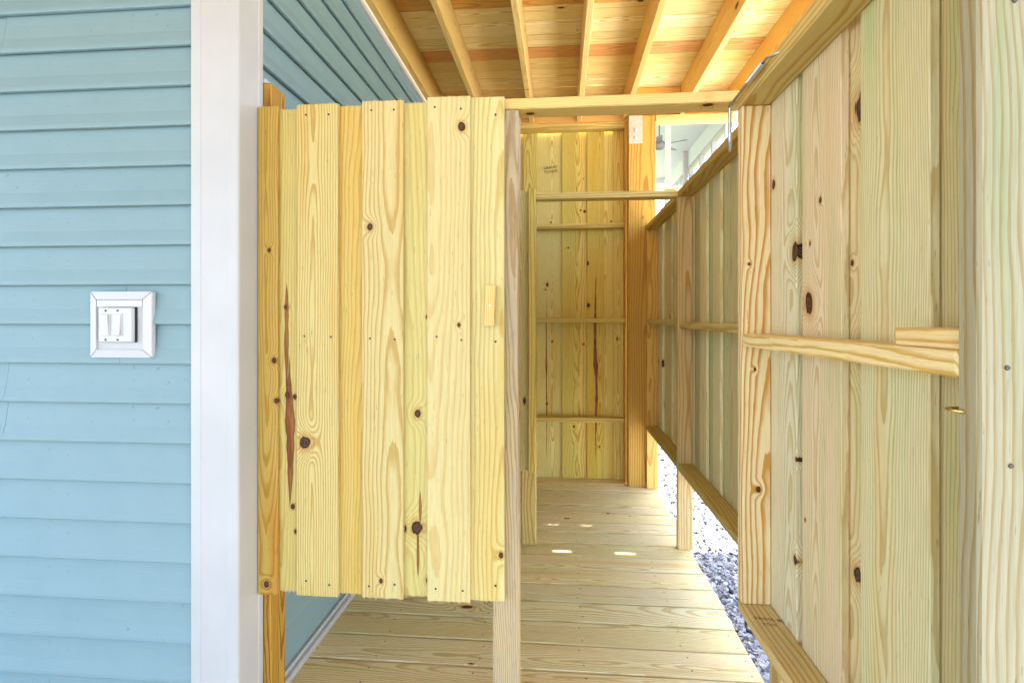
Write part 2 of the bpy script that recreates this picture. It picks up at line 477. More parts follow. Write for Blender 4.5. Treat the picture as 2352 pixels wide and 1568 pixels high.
# grass beyond the gravel
def grass_material():
    N = NT('grass_blade'); g = N.new('ShaderNodeNewGeometry')
    N.put(N.bsdf.inputs['Base Color'], N.mix(g.outputs['Random Per Island'], (0.06, 0.11, 0.02, 1), (0.22, 0.26, 0.07, 1)))
    N.bsdf.inputs['Roughness'].default_value = 0.6
    return N.m
M['grass'] = grass_material()
V, F = [], []
for _ in range(9000):
    y = 5.5 + 3.2 * rg.random(); x = rg.uniform(0.5, 3.4)
    if y < 5.8 and rg.random() < 0.6: continue
    h = rg.uniform(0.03, 0.08); a = rg.uniform(0, 6.28); w = 0.004
    dx, dy = math.cos(a) * w, math.sin(a) * w; lx, ly = rg.uniform(-0.03, 0.03), rg.uniform(-0.03, 0.03)
    k = len(V)
    V += [(x - dx, y - dy, GZ - 0.01), (x + dx, y + dy, GZ - 0.01), (x + lx, y + ly, GZ + h)]
    F.append((k, k + 1, k + 2))
me = bpy.data.meshes.new('grass'); me.from_pydata(V, [], F)
tag(link('grass', me, M['grass'], None, (0, 0, 0)), 'short green grass growing past the gravel', 'grass', kind='stuff')

# ------------------------------------------------------------------ LOWER DECK (floor)
DT = s2l(222, 194, 158)
deck = bpy.data.objects.new('deck', None); C.objects.link(deck); deck.location = (0, 1.9, 0)
tag(deck, kind='structure')
nails = []
def nail_dot(x, y, z, r=0.0034, axis='z'):
    v, n = [], 6
    for i in range(n):
        a = i * 6.283 / n; c_, s_ = math.cos(a) * r, math.sin(a) * r
        v.append((x + c_, y + s_, z) if axis == 'z' else (x + c_, y, z + s_))
    f = [tuple(range(n))] if axis != 'y' else [tuple(range(n - 1, -1, -1))]
    return (v, f)
pitch = 0.156
dtints = [s2l(236, 218, 168), s2l(242, 226, 176), s2l(230, 214, 160), s2l(238, 218, 166), s2l(234, 220, 170)]
for i in range(-14, 16):
    y0 = 1.897 + pitch * i
    if y0 + pitch > 4.36: break
    x0 = -0.919 if y0 > 1.40 else -1.6
    x1 = 0.688 + random.uniform(-0.004, 0.004) + (random.uniform(-0.008, 0.012) if y0 > 3.2 else 0)
    t = dtints[(i * 7) % 5]
    if i in (3,): t = s2l(226, 212, 166)
    board(deck, 'deck_board', (x0, x1), (y0 + 0.0050, y0 + pitch - 0.0050), (-0.034, 0.0), 'deck_wood', t, bev=0.003, flip=bool(i % 2), vary=0.05)
    if y0 > 1.3:
        for xj in (-0.66, -0.29, 0.08, 0.45, 0.655):
            for yy in (0.035, 0.118):
                nails.append(nail_dot(xj + random.uniform(-.012, .012), y0 + yy + random.uniform(-.008, .008), 0.0006, 0.0036))
for xj in (-0.85, -0.29, 0.08, 0.45, 0.655):
    board(deck, 'deck_joist', (xj - 0.017, xj + 0.017), (-0.28, 4.3), (-0.13, -0.035), 'frame_wood', s2l(190, 160, 100))
tag(joined('nail_heads', nails, 'screw', deck, (0, 2.5, 0)), kind='stuff')

# ------------------------------------------------------------------ HOUSE
house = thing('house', (-0.95, 1.5, GZ), 'house with pale blue clapboard siding and white corner trim', 'house')
PITCH = 0.1144; Z0 = 1.2055
fw = blk(house, 'front_wall', (-5.0, -0.94), (1.492, 1.60), (GZ - 0.05, 5.2), 'dark', 0)
sw = blk(house, 'side_wall', (-1.10, -0.9345), (1.601, 9.5), (GZ - 0.05, 5.2), 'block_white', 0)
# lap profile (out, up): butt edge stands out 14 mm at the bottom and runs back under the course above
prof = [(0.000, 0.016), (0.0100, 0.016), (0.0100, 0.000), (0.0190, 0.000), (0.0210, 0.0012), (0.0220, 0.004), (0.0212, 0.012), (0.0115, 0.045), (0.0055, 0.085), (0.0020, PITCH + 0.004), (0.000, PITCH + 0.004)]
AXX, AXY, AXZ = AX
_cm = {}
def course(parent, x0, x1, z, front=True, proud=0.0):
    L = x1 - x0
    key = (round(L, 3), front)
    if key not in _cm:
        _cm[key] = extrude_profile('clapboard', prof, L, AXX if front else AXY, -AXY if front else AXX, AXZ)
    if front: loc = ((x0 + x1) / 2, 1.4915 - proud, z)
    else: loc = (-0.934 + proud, (x0 + x1) / 2, z)
    return link('clapboard', _cm[key], M['siding'], parent, loc)
for k in range(-12, 32):
    z = Z0 + k * PITCH
    seam = {-2: -1.640, -3: -1.643, 7: -1.648, -1: -1.270, 0: -1.263, 3: -2.6, -8: -3.0, -12: -2.9}.get(k)
    if seam:
        course(fw, -5.0, seam - 0.0022, z, True, 0.0)
        course(fw, seam, -1.044, z, True, 0.0012)
    else:
        course(fw, -5.0, -1.044, z, True, 0.0)
    if z < 2.58:
        course(sw, 1.592, 9.4, z, False)
# corner post: L section with rounded beads
def corner_profile():
    # (x, y) plan section; outer corner at (-0.905, 1.462)
    p = [(-1.050, 1.494), (-1.052, 1.480), (-1.050, 1.4665), (-1.045, 1.4635), (-1.020, 1.4625), (-1.017, 1.4645), (-0.942, 1.4645), (-0.939, 1.4625),
         (-0.911, 1.4620), (-0.9065, 1.4640), (-0.9050, 1.4680), (-0.9052, 1.488), (-0.9075, 1.4905), (-0.9075, 1.566), (-0.9052, 1.569), (-0.9050, 1.588), (-0.907, 1.5935), (-0.912, 1.596), (-0.934, 1.596), (-0.934, 1.494)]
    return p
pr = [(a + 0.97, b - 1.5) for a, b in corner_profile()]
me = extrude_profile('corner_trim', pr, 5.25, AXZ, AXX, AXY)
link('corner_trim', me, M['vinyl_white'], house, (-0.97, 1.5, GZ - 0.05 + 2.62))
blk(house, 'base_trim', (-0.934, -0.902), (1.70, 9.4), (0.001, 0.024), 'vinyl_white', 0.003)
blk(house, 'base_trim', (-0.934, -0.916), (1.70, 9.4), (0.024, 0.040), 'vinyl_white', 0.002)
blk(house, 'top_trim', (-0.934, -0.908), (1.597, 9.4), (2.672, 2.694), 'vinyl_white', 0.003)
blk(house, 'channel_trim', (-0.934, -0.900), (1.6865, 1.6995), (0.041, 1.945), 'vinyl_white', 0.003)
blk(house, 'channel_trim', (-0.934, -0.900), (1.5965, 1.7005), (1.9455, 1.959), 'vinyl_white', 0.003)

# switch on its mounting block, front wall
SX, SZ = -1.3300, 1.2055
def px(x, y, t=1.535):                       # measured sizes, metres per picture unit on the front wall
    return (x - 281) * t / 1250 / 0.985, (746 - y) * t / 1250
sx0 = -1.2615; sz0 = 1.2045
sw_t = thing('light_switch', (sx0, 1.478, sz0 - 0.097), 'white two rocker light switch on square mounting block', 'light switch')
def SP(x, y):
    a, b = px(x, y); return sx0 + a, sz0 + b
blk(sw_t, 'mounting_block', (sx0 - 0.080, sx0 + 0.080), (1.464, 1.4915), (sz0 - 0.082, sz0 + 0.082), 'block_white', 0.002)
# mitred flange, four pieces
o_, i_ = 0.0955, 0.0715
def flange(side):
    q = {'top': [(-o_, o_), (o_, o_), (i_, i_), (-i_, i_)], 'bottom': [(o_, -o_), (-o_, -o_), (-i_, -i_), (i_, -i_)],
         'left': [(-o_, -o_), (-o_, o_), (-i_, i_), (-i_, -i_)], 'right': [(o_, o_), (o_, -o_), (i_, -i_), (i_, i_)]}[side]
    cx = sum(a for a, b in q) / 4; cz = sum(b for a, b in q) / 4
    g = 0.0006
    q = [(a + (cx - a) * 0.012, b + (cz - b) * 0.012) for a, b in q]
    ys = [1.463, 1.463, 1.456, 1.456]
    v = [(a, ys[i], b) for i, (a, b) in enumerate(q)] + [(a, 1.478, b) for a, b in q]
    f = [(0, 1, 2, 3), (7, 6, 5, 4)] + [(i, i + 4, (i + 1) % 4 + 4, (i + 1) % 4) for i in range(4)]
    me = bpy.data.meshes.new('flange'); me.from_pydata([(a - cx, b - 1.47, c - cz) for a, b, c in v], [], f)
    bm = bmesh.new(); bm.from_mesh(me); bmesh.ops.recalc_face_normals(bm, faces=bm.faces[:])
    bmesh.ops.bevel(bm, geom=bm.edges[:], offset=0.0012, segments=2, affect='EDGES'); bm.to_mesh(me); bm.free()
    link('flange', me, M['plastic_white'], sw_t, (sx0 + cx, 1.47, sz0 + cz))
for s in ('top', 'bottom', 'left', 'right'): flange(s)
blk(sw_t, 'upper_ledge', (sx0 - 0.0705, sx0 + 0.0690), (1.4575, 1.466), (sz0 + 0.0505, sz0 + 0.0705), 'plastic_white', 0.001)
# textured face of the block behind the plate: fine horizontal ridges
rid = []
for k in range(34):
    zz = sz0 - 0.070 + k * 0.0036
    x0, x1, y0, y1 = sx0 - 0.071, sx0 + 0.0705, 1.4632, 1.4645
    rid.append(([(x0, y1, zz), (x1, y1, zz), (x1, y0, zz + 0.0012), (x0, y0, zz + 0.0012), (x1, y1, zz + 0.0024), (x0, y1, zz + 0.0024)], [(0, 1, 2, 3), (3, 2, 4, 5)]))
joined('ridged_face', rid, 'block_white', sw_t, (sx0, 1.464, sz0))
# gasket (dark) and raised plate
pxl, pxr, pzt, pzb = sx0 - 0.0590, sx0 + 0.0480, sz0 + 0.0490, sz0 - 0.0500
blk(sw_t, 'gasket', (pxl + 0.004, pxr + 0.0035), (1.4590, 1.4640), (pzb - 0.0008, pzt + 0.0018), 'dark', 0.003)
plate = blk(sw_t, 'switch_plate', (pxl, pxr), (1.4500, 1.4590), (pzb, pzt), 'plastic_white', 0.003, 3)
blk(sw_t, 'plate_ridge', (pxl + 0.083, pxr - 0.002), (1.4472, 1.4502), (pzb + 0.003, pzt - 0.003), 'plastic_white', 0.0018, 2)
for j, cx in enumerate((pxl + 0.0235, pxl + 0.0605)):
    fr_ = blk(sw_t, 'rocker_frame', (cx - 0.0145, cx + 0.0145), (1.4480, 1.4502), (sz0 - 0.0325, sz0 + 0.0315), 'plastic_white', 0.001)
    r_ = blk(sw_t, 'rocker', (cx - 0.0115, cx + 0.0115), (1.4435, 1.4485), (sz0 - 0.0300, sz0 + 0.0290), 'plastic_white', 0.001, 2)
    r_.rotation_euler = (R(5 if j == 0 else -5), 0, 0)
    for zz in (pzt - 0.009, pzb + 0.007):
        s_ = disc(sw_t, 'screw', (cx, 1.4492, zz), (0, -1, 0), 0.0032, 0.003, 'screw', 12)

# ------------------------------------------------------------------ UPPER DECK (ceiling)
JT = s2l(222, 166, 66); CT = s2l(226, 190, 104)
upper = thing('upper_deck', (0.3, 2.5, 2.70), 'overhead pine deck of crosswise planks on orange joists', 'deck')
JX = [(-0.9065, -0.868), (-0.607, -0.572), (-0.233, -0.198), (0.123, 0.158), (0.46, 0.495), (0.858, 0.893), (1.209, 1.244)]
JL = [(-3.45 + 0.36 * k, -3.415 + 0.36 * k) for k in range(7)]  # unseen left wing, built out to shade the front wall
for i, (a, b) in enumerate(JX):
    t = [s2l(222, 186, 108), s2l(230, 198, 122), s2l(234, 202, 128), s2l(232, 204, 134), s2l(220, 182, 108), s2l(230, 200, 126), s2l(230, 188, 104)][i]
    board(upper, 'joist', (a, b), (-2.215, 4.118), (2.700, 2.886), 'joist_wood', t, bev=0.003)
for a, b in JL:
    board(upper, 'joist', (a, b), (-2.215, 1.425), (2.700, 2.886), 'joist_wood', s2l(222, 168, 80), bev=0.003)
rim = board(upper, 'rim_board', (-0.9065, 1.245), (4.120, 4.155), (2.700, 2.886), 'joist_wood', s2l(238, 190, 110))
board(upper, 'rim_board', (-3.46, 1.245), (-2.252, -2.217), (2.700, 2.886), 'joist_wood', s2l(226, 170, 84))
board(upper, 'blocking', (0.497, 0.856), (3.985, 4.02), (2.74, 2.884), 'joist_wood', s2l(232, 178, 90))
ctints = [s2l(238, 220, 156), s2l(242, 226, 166), s2l(234, 212, 142), s2l(244, 230, 176), s2l(236, 214, 148)]
cp = 0.147
for i in range(-35, 10):  # planks carried on unseen past the camera to shade the front
    y0 = 2.900 + cp * i
    gap = 0.006
    if y0 > 4.1: break
    a, b = y0 + gap / 2, min(y0 + cp - gap / 2, 4.172)
    if i == 6: b -= 0.012
    t = ctints[(i * 3) % 5]
    if i == 3: t = s2l(216, 164, 104)
    if i == -1: t = s2l(216, 168, 86)
    board(upper, 'plank', (-0.9065 if b > 1.43 else -3.47, 1.27), (a, b), (2.887, 2.921), 'ceiling_wood', t, bev=0.003, flip=bool(i % 2), vary=0.05)
    if i == 6:      # filler added so the joint lets sun through as two patches only
        for u, w in ((-0.9065, 0.195), (0.285, 0.520), (0.615, 1.27)):
            board(upper, 'sun_slit_filler', (u, w), (b + 0.0005, b + 0.0125), (2.888, 2.920), 'ceiling_wood', t)
    if i != 6 and y0 < 4.0:
        board(upper, 'seam_light_stop', (-0.9065 if b > 1.37 else -3.47, 1.27), (y0 + cp - 0.03, y0 + cp + 0.03), (2.9215, 2.935), 'ceiling_wood', t)  # unseen strips added over the joints to block sky light
rn = []
for (a, b), (c_, d_) in zip(JX, JX[1:]):
    n = 5
    for k in range(n):
        x = b + (c_ - b) * (k + 0.5) / n
        rn.append(nail_dot(x, 4.1192, 2.765 + random.uniform(-0.006, 0.006), 0.004, 'y'))
tag(joined('nail_heads', rn, 'screw', upper, (0.3, 4.119, 2.76)), kind='stuff')
board(upper, 'beam', (0.690, 1.26), (4.020, 4.062), (2.652, 2.698), 'pine_few', s2l(240, 214, 140))
board(upper, 'beam', (0.690, 1.26), (4.064, 4.104), (2.652, 2.698), 'pine_few', s2l(240, 214, 140))

# ------------------------------------------------------------------ BOARD-ON-BOARD PANELS across the stalls
def gate_boards(root, dy, zb, zt, special):
    # plan edges of the boards (front layer proud of the back layer)
    FB = [(-0.905, -0.8425), (-0.784, -0.6555), (-0.5830, -0.4580), (-0.3870, -0.2600)]
    BB = [(-0.860, -0.770), (-0.672, -0.570), (-0.474, -0.372), (-0.275, -0.1620)]
    yF, yM, yB = 1.5600 + dy, 1.5735 + dy, 1.5870 + dy
    tf = [s2l(198, 166, 84), s2l(210, 192, 126), s2l(212, 194, 134), s2l(214, 198, 140)]
    tb = [s2l(208, 190, 114), s2l(208, 184, 108), s2l(210, 196, 124), s2l(220, 208, 146)]
    TF, TB = [-0.0045, -0.0025, 0.0, 0.0055], [-0.010, -0.006, -0.004, 0.006]
    BF, BO = [-0.005, -0.003, 0.001, -0.0005], [0.001, 0.002, 0.005, -0.0005]
    for k in range(4):
        a, b = FB[k]; c_, d_ = BB[k]
        board(root, 'board', (a, b), (yF, yM - 0.0005), (zb + BF[k], zt + TF[k]), special.get(('F', k), 'pine_few'), tf[k], vary=0.02)
        board(root, 'board', (c_, d_), (yM + 0.001, yB + 0.001), (zb + BO[k], zt + TB[k]), special.get(('B', k), 'pine_few'), tb[k], vary=0.02)
    return FB, BB, yF, yM

# knots where the photograph shows them: (along the board from its middle, across from its middle, radius)
zc = 1.13
sp = {
 ('F', 0): wood('panel_board_a', [(0.30, 0.005, 0.006), (-0.03, 0.02, 0.008), (-0.15, 0.026, 0.007), (-0.70, -0.004, 0.009)], late=(0.82, 0.66, 0.30), stain=(0.92, 0.66, 0.30), stain_lo=0.46, green=0.25),
 ('B', 0): wood('panel_board_b', [(0.13, -0.010, 0.006), (-0.135, -0.004, 0.008), (-0.14, 0.019, 0.008), (-0.47, 0.012, 0.007), (-0.545, 0.022, 0.006)],
                streaks=[(-0.48, 0.00, 0.004, 0.016), (-0.16, 0.22, -0.006, 0.009)], late_amt=0.5),
 ('F', 1): wood('panel_board_c', [(-0.275, -0.036, 0.017)], spacing=(0.0065, 0.009), late=(0.80, 0.64, 0.38)),
 ('B', 1): wood('panel_board_d', [], stain=(0.99, 0.88, 0.60), stain_lo=0.42, late=(0.90, 0.76, 0.48)),
 ('F', 2): wood('panel_board_e', [(0.36, -0.038, 0.009), (-0.68, -0.005, 0.006)], spacing=(0.008, 0.010), late=(0.82, 0.68, 0.44)),
 ('B', 2): wood('panel_board_f', [(0.095, 0.034, 0.006), (-0.19, 0.004, 0.012), (-0.235, 0.040, 0.007), (-0.525, 0.004, 0.017), (-0.53, -0.038, 0.010), (-0.68, 0.038, 0.010)],
                streaks=[(-0.68, -0.53, 0.004, 0.007), (-0.52, -0.41, 0.011, 0.004)], late_amt=0.4),
 ('F', 3): wood('panel_board_g', [(0.645, 0.038, 0.011), (0.07, 0.030, 0.005)], late_amt=0.55, spacing=(0.010, 0.013), late=(0.90, 0.74, 0.52)),
 ('B', 3): wood('panel_board_h', [(-0.60, 0.046, 0.009)], late_amt=0.8, spacing=(0.010, 0.012), late=(0.86, 0.74, 0.48)),
}
panel = thing('board_panel', (-0.53, 1.57, 0.40), 'pale yellow board-on-board panel with a turn block, beside the white corner trim', 'panel', 'shower stall panels')
FB, BB, yF, yM = gate_boards(panel, 0.0, 0.400, 1.862, sp)
for k, (a, b) in enumerate(FB):
    for zz in (1.832, 1.165, 0.437):
        if k == 0:
            if zz < 1: disc(panel, 'screw', ((a + b) / 2 - 0.002, yF - 0.0005, zz - 0.008), (0, -1, 0), 0.0052, 0.002, 'screw')
            continue
        for q in (0.20, 0.80):
            disc(panel, 'screw', (a + (b - a) * q + random.uniform(-.004, .004), yF - 0.0003, zz + random.uniform(-.006, .006)), (0, -1, 0), 0.0036, 0.002, 'screw')
for zz in (1.815, 1.155, 0.445):
    disc(panel, 'screw', (-0.188, yM - 0.0003, zz), (0, -1, 0), 0.0036, 0.002, 'screw')
latch = board(panel, 'turn_block', (-0.2165, -0.1865), (yM - 0.024, yM - 0.001), (1.200, 1.318), 'pine_few', s2l(240, 214, 140), vary=0.0)
latch.rotation_euler.rotate_axis('Z', R(2.2))
disc(latch, 'screw', (0, 0, 0), (0, 0, -1), 0.0034, 0.002, 'steel'); latch.children[0].location = (0, 0, -0.0118 if (latch.matrix_basis.to_3x3() @ Vector((0, 0, 1))).y > 0 else 0.0118)
# saw fuzz along the cut ends
fz = []
def fuzz(x0, x1, y0, y1, z, down, n, hmax):
    for _ in range(n):
        x = random.uniform(x0, x1); y = random.uniform(y0, y1); h = random.uniform(0.2, 1) ** 2 * hmax * (-1 if down else 1); w = random.uniform(0.0005, 0.0016)
        l = random.uniform(-0.002, 0.002)
        fz.append(([(x - w, y, z), (x + w, y, z), (x + l, y - 0.001, z + h)], [(0, 1, 2)]))
for k in range(4):
    fuzz(*FB[k], yF, yF + 0.004, 0.400 + [-0.005, -0.003, 0.001, -0.0005][k] + 0.001, True, [6, 8, 55, 40][k], 0.011)
    fuzz(BB[k][0] + 0.02, BB[k][1] - 0.02, yM, yM + 0.003, 0.400 + [0.001, 0.002, 0.005, -0.0005][k] + 0.001, True, [10, 14, 34, 22][k], 0.009)
    fuzz(*FB[k], yF, yF + 0.004, 1.862 + [-0.0045, -0.0025, 0.0, 0.0055][k] - 0.001, False, [2, 12, 26, 26][k], 0.006)
    fuzz(BB[k][0] + 0.02, BB[k][1] - 0.02, yM, yM + 0.003, 1.862 + [-0.010, -0.006, -0.004, 0.006][k] - 0.001, False, [14, 14, 22, 8][k], 0.006)
tag(joined('saw_fuzz', fz, 'sawn', panel, (-0.53, yF, 1.1)), kind='stuff')

front = thing('door_frame', (0.25, 1.64, 0), 'door frame of post, header and wall stud framing the opening beside the open gate', 'frame')
board(front, 'post', (-0.199, -0.1225), (1.5985, 1.680), (0.0, 1.838), 'post_grey', s2l(206, 186, 144), bev=0.004)
board(front, 'header', (-0.199, 0.700), (1.5985, 1.676), (1.839, 1.871), wood('header_wood', [(0.175, -0.02, 0.013), (-0.34, 0.0, 0.011)], late=(0.82, 0.66, 0.38), late_amt=0.6), s2l(236, 208, 134), bev=0.003, vary=0)
board(front, 'wall_stud', (-0.933, -0.8835), (1.598, 1.6855), (0.0, 1.945), wood('stud_wood', [], late=(0.62, 0.44, 0.18), spacing=(0.006, 0.008), late_amt=1.0, green=0.4), s2l(196, 150, 58), bev=0.004)
board(front, 'gate_post', (0.622, 0.700), (1.600, 1.690), (0.0, 1.838), 'frame_wood', s2l(196, 172, 120), bev=0.004)
board(front, 'cleat', (-0.8835, -0.200), (1.5885, 1.6200), (1.700, 1.770), 'frame_wood', s2l(214, 186, 110))
board(front, 'cleat', (-0.8835, -0.200), (1.5885, 1.6200), (0.470, 0.540), 'frame_wood', s2l(214, 186, 110))

# second stall: the same panel and frame further along the deck
panel2 = thing('board_panel', (-0.53, 2.93, 0.40), 'yellow green board panel deep in the corridor, mostly hidden behind the grey post', 'panel', 'shower stall panels')
gate_boards(panel2, 1.352, 0.404, 1.905, {})
board(panel2, 'edge_board', (-0.168, -0.1300), (2.885, 2.9195), (0.404, 1.913), 'frame_wood', s2l(222, 200, 110))
inner = thing('door_frame', (0.25, 2.99, 0), 'inner door frame with a thin header crossing the corridor', 'frame')
board(inner, 'post', (-0.210, -0.1310), (2.940, 3.020), (0.0, 1.866), 'frame_wood', s2l(212, 188, 120), bev=0.004)
board(inner, 'header', (-0.165, 0.622), (2.940, 3.018), (1.868, 1.902), 'frame_wood', s2l(226, 204, 134), bev=0.003)
board(inner, 'wall_stud', (-0.919, -0.850), (2.9405, 3.02), (0.0, 1.93), 'frame_wood', s2l(206, 170, 90), bev=0.004)
board(inner, 'cleat', (-0.8495, -0.211), (2.9405, 2.972), (1.700, 1.770), 'frame_wood', s2l(214, 186, 110))

# ------------------------------------------------------------------ OPEN GATE at the right
GT = s2l(226, 206, 162)
gate = thing('wooden_gate', (0.54, 1.58, 0.40), 'wooden gate swung wide open, pale pine boards in a lumber frame', 'gate')
Y0, Y1 = 0.700, 1.592
board(gate, 'stile', (0.500, 0.5775), (1.552, 1.592), (0.4345, 1.8095), wood('gate_stile_wood', [(-0.04, -0.005, 0.004), (-0.37, 0.004, 0.007), (0.25, -0.02, 0.004)], spacing=(0.010, 0.013), late=(0.76, 0.53, 0.25), late_amt=1.0), s2l(234, 214, 166), bev=0.003, vary=0)
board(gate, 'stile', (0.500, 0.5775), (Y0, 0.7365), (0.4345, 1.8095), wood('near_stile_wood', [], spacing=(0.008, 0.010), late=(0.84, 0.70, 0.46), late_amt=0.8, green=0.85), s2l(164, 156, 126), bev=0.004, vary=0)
board(gate, 'rail', (0.500, 0.5775), (Y0, Y1), (1.810, 1.851), 'frame_wood', s2l(214, 190, 124), bev=0.003)
lowrail = board(gate, 'rail', (0.500, 0.5775), (Y0, Y1), (0.400, 0.4340), 'frame_wood', s2l(214, 194, 140), bev=0.003)
board(gate, 'rail', (0.5000, 0.5775), (0.7370, 1.5515), (1.1460, 1.1800), wood('gate_rail_wood', [], spacing=(0.007, 0.009), late=(0.82, 0.68, 0.40), late_amt=1.0), s2l(236, 214, 158), bev=0.003, vary=0)
board(gate, 'block', (0.512, 0.5770), (0.7370, 0.8850), (1.1803, 1.2080), 'frame_wood', s2l(230, 206, 150), bev=0.002)
def hm(n, kn, **kw):
    d = dict(green=0.6, stain=(1.0, 0.85, 0.66), stain_lo=0.52, late=(0.80, 0.70, 0.52), late_amt=0.8); d.update(kw)
    return wood(n, kn, **d)
gb = [  # near layer (y0, y1, material), then the layer behind
 ('n', 1.392, 1.570, hm('gate_board_a', [(0.46, 0.055, 0.012), (0.26, -0.080, 0.020), (0.02, 0.01, 0.006), (-0.25, -0.085, 0.006), (-0.5, -0.08, 0.010)], spacing=(0.006, 0.008)), s2l(222, 214, 182)),
 ('n', 1.180, 1.362, hm('gate_board_b', [(0.13, 0.055, 0.021), (0.36, 0.0, 0.007), (-0.38, 0.075, 0.005), (0.27, 0.05, 0.006)]), s2l(226, 208, 172)),
 ('n', 0.910, 1.108, hm('gate_board_c', [(-0.62, 0.05, 0.005)], spacing=(0.0055, 0.007)), s2l(216, 210, 168)),
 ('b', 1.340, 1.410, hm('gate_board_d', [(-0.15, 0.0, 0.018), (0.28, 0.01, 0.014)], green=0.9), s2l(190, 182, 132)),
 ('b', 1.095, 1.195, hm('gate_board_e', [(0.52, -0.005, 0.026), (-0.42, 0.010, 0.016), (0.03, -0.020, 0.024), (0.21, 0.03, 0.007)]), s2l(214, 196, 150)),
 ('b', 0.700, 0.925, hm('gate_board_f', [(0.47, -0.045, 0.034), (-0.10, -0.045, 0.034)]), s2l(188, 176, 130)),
]
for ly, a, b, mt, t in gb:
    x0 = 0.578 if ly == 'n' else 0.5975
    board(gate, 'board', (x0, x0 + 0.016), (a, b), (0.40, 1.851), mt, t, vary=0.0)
for zz in (0.62, 1.62):
    blk(gate, 'hinge', (0.573, 0.626), (1.5905, 1.6015), (zz - 0.03, zz + 0.03), 'galv', 0.001)
text_part(lowrail, 'stamp_lettering', 'PRIME 8525', 0.019, (0.5085, 1.478, 0.4346), (1, -0.13, 0), (0, 1, 0))
text_part(lowrail, 'stamp_lettering', 'KD25', 0.015, (0.5200, 1.452, 0.4346), (1, -0.13, 0), (0, 1, 0))
bd = [o for o in gate.children if o.name.startswith('board')][3]
text_part(bd, 'stamp_lettering', 'SYP.No', 0.021, (0.5942, 1.388, 0.812), (0, -1, 0), (0, 0, 1))
text_part(bd, 'stamp_lettering', 'MNT6', 0.025, (0.5942, 1.388, 0.786), (0, -1, 0), (0, 0, 1))
for yy, zz in ((0.718, 1.12), (0.716, 1.02), (0.719, 1.62)):
    pass
for xx, zz in ((0.532, 1.162), (0.536, 1.045), (0.540, 1.60)):
    disc(gate, 'screw', (xx, 0.6995, zz), (0, -1, 0), 0.0034, 0.002, 'screw')

# gate spring and hook
spring = thing('gate_spring', (0.49, 1.45, 1.70), 'silver steel gate spring with a bent rod along the gate top rail', 'spring')
P0, P1 = Vector((0.486, 1.345, 1.836)), Vector((0.487, 1.606, 1.834))
body = [P0.lerp(P1, k / 14) for k in range(15)]
arc = [Vector((0.487, 1.606 + 0.012 * math.sin(a), 1.834 - 0.012 * (1 - math.cos(a)))) for a in (0.4, 0.8, 1.2, 1.57)]
rod = [P0.lerp(P1, 0.35)] + body[6:] + arc + [Vector((0.487, 1.618, 1.76)), Vector((0.487, 1.618, 1.702))]
link('rod', tube_mesh('rod', [p - Vector((0.49, 1.45, 1.70)) for p in rod], 0.0050), M['steel'], spring, (0.49, 1.45, 1.70))
coil = []
ax = (P1 - P0).normalized(); ca = ax.cross(Vector((0, 0, 1))).normalized(); cb = ax.cross(ca)
turns = 34
for k in range(turns * 8 + 1):
    a = k / 8 * 6.283; p = P0 + ax * (0.012 + 0.105 * k / (turns * 8))
    coil.append(p + ca * 0.0056 * math.cos(a) + cb * 0.0056 * math.sin(a) - Vector((0.49, 1.45, 1.70)))
link('coil', tube_mesh('coil', coil, 0.0015, 5), M['steel'], spring, (0.49, 1.45, 1.70))
hookp = [P0 + ax * 0.014, P0, P0 + Vector((0.000, -0.012, 0.002)), P0 + Vector((0.004, -0.018, 0.0)), P0 + Vector((0.010, -0.030, -0.001)), Vector((0.503, 1.300, 1.834))]
link('eye_screw', tube_mesh('eye_screw', [p - Vector((0.49, 1.45, 1.70)) for p in hookp], 0.0032, 8), M['steel'], spring, (0.49, 1.45, 1.70))
hook = thing('latch_hook', (0.51, 0.74, 1.095), 'small brass latch hook behind the open gate edge', 'hook')
hp = [(0.555, 0.7370, 1.1065), (0.53, 0.7382, 1.107), (0.504, 0.741, 1.107), (0.492, 0.742, 1.106), (0.4925, 0.730, 1.105), (0.501, 0.722, 1.105)]
link('hook_wire', tube_mesh('hook_wire', [Vector(p) - Vector((0.51, 0.74, 1.095)) for p in hp], 0.0022, 8), M['brass'], hook, (0.51, 0.74, 1.095))

# ------------------------------------------------------------------ SIDE WALL of the corridor, two bays
def side_wall(name, label, ya, yb, zs, posts, boards, tints):
    w = thing(name, (0.66, (ya + yb) / 2, 0), label, 'fence', 'fence bays along the deck edge')
    for (a, b, z0, z1, mt, t) in posts:
        board(w, 'post', (0.620, 0.7000), (a, b), (z0, z1), mt, t, bev=0.003, vary=0.02)
    board(w, 'rail', (0.620, 0.7000), (ya, yb), (zs[0], zs[0] + 0.034), 'frame_wood', s2l(208, 176, 100), bev=0.003)
    board(w, 'rail', (0.6285, 0.6995), (ya + 0.001, yb - 0.001), (zs[1], zs[1] + 0.034), 'frame_wood', s2l(222, 204, 142), bev=0.003)
    board(w, 'rail', (0.620, 0.7000), (ya, yb), (zs[2], zs[2] + 0.034), 'frame_wood', s2l(198, 180, 112), bev=0.003)
    for k, (a, b, ly) in enumerate(boards):
        x0 = 0.7010 + (0.0190 if ly else 0)
        board(w, 'board', (x0, x0 + 0.016), (a, b), (zs[2] - 0.02, zs[0] + 0.03), 'panel_wood', tints[k % len(tints)], vary=0.04)
    return w
gt = [s2l(232, 232, 190), s2l(250, 242, 206), s2l(220, 226, 184), s2l(246, 238, 196), s2l(226, 218, 176)]
wy = [1.66, 1.80, 1.93, 2.07, 2.20, 2.33, 2.47, 2.58, 2.70, 2.82, 2.972]
wb = []
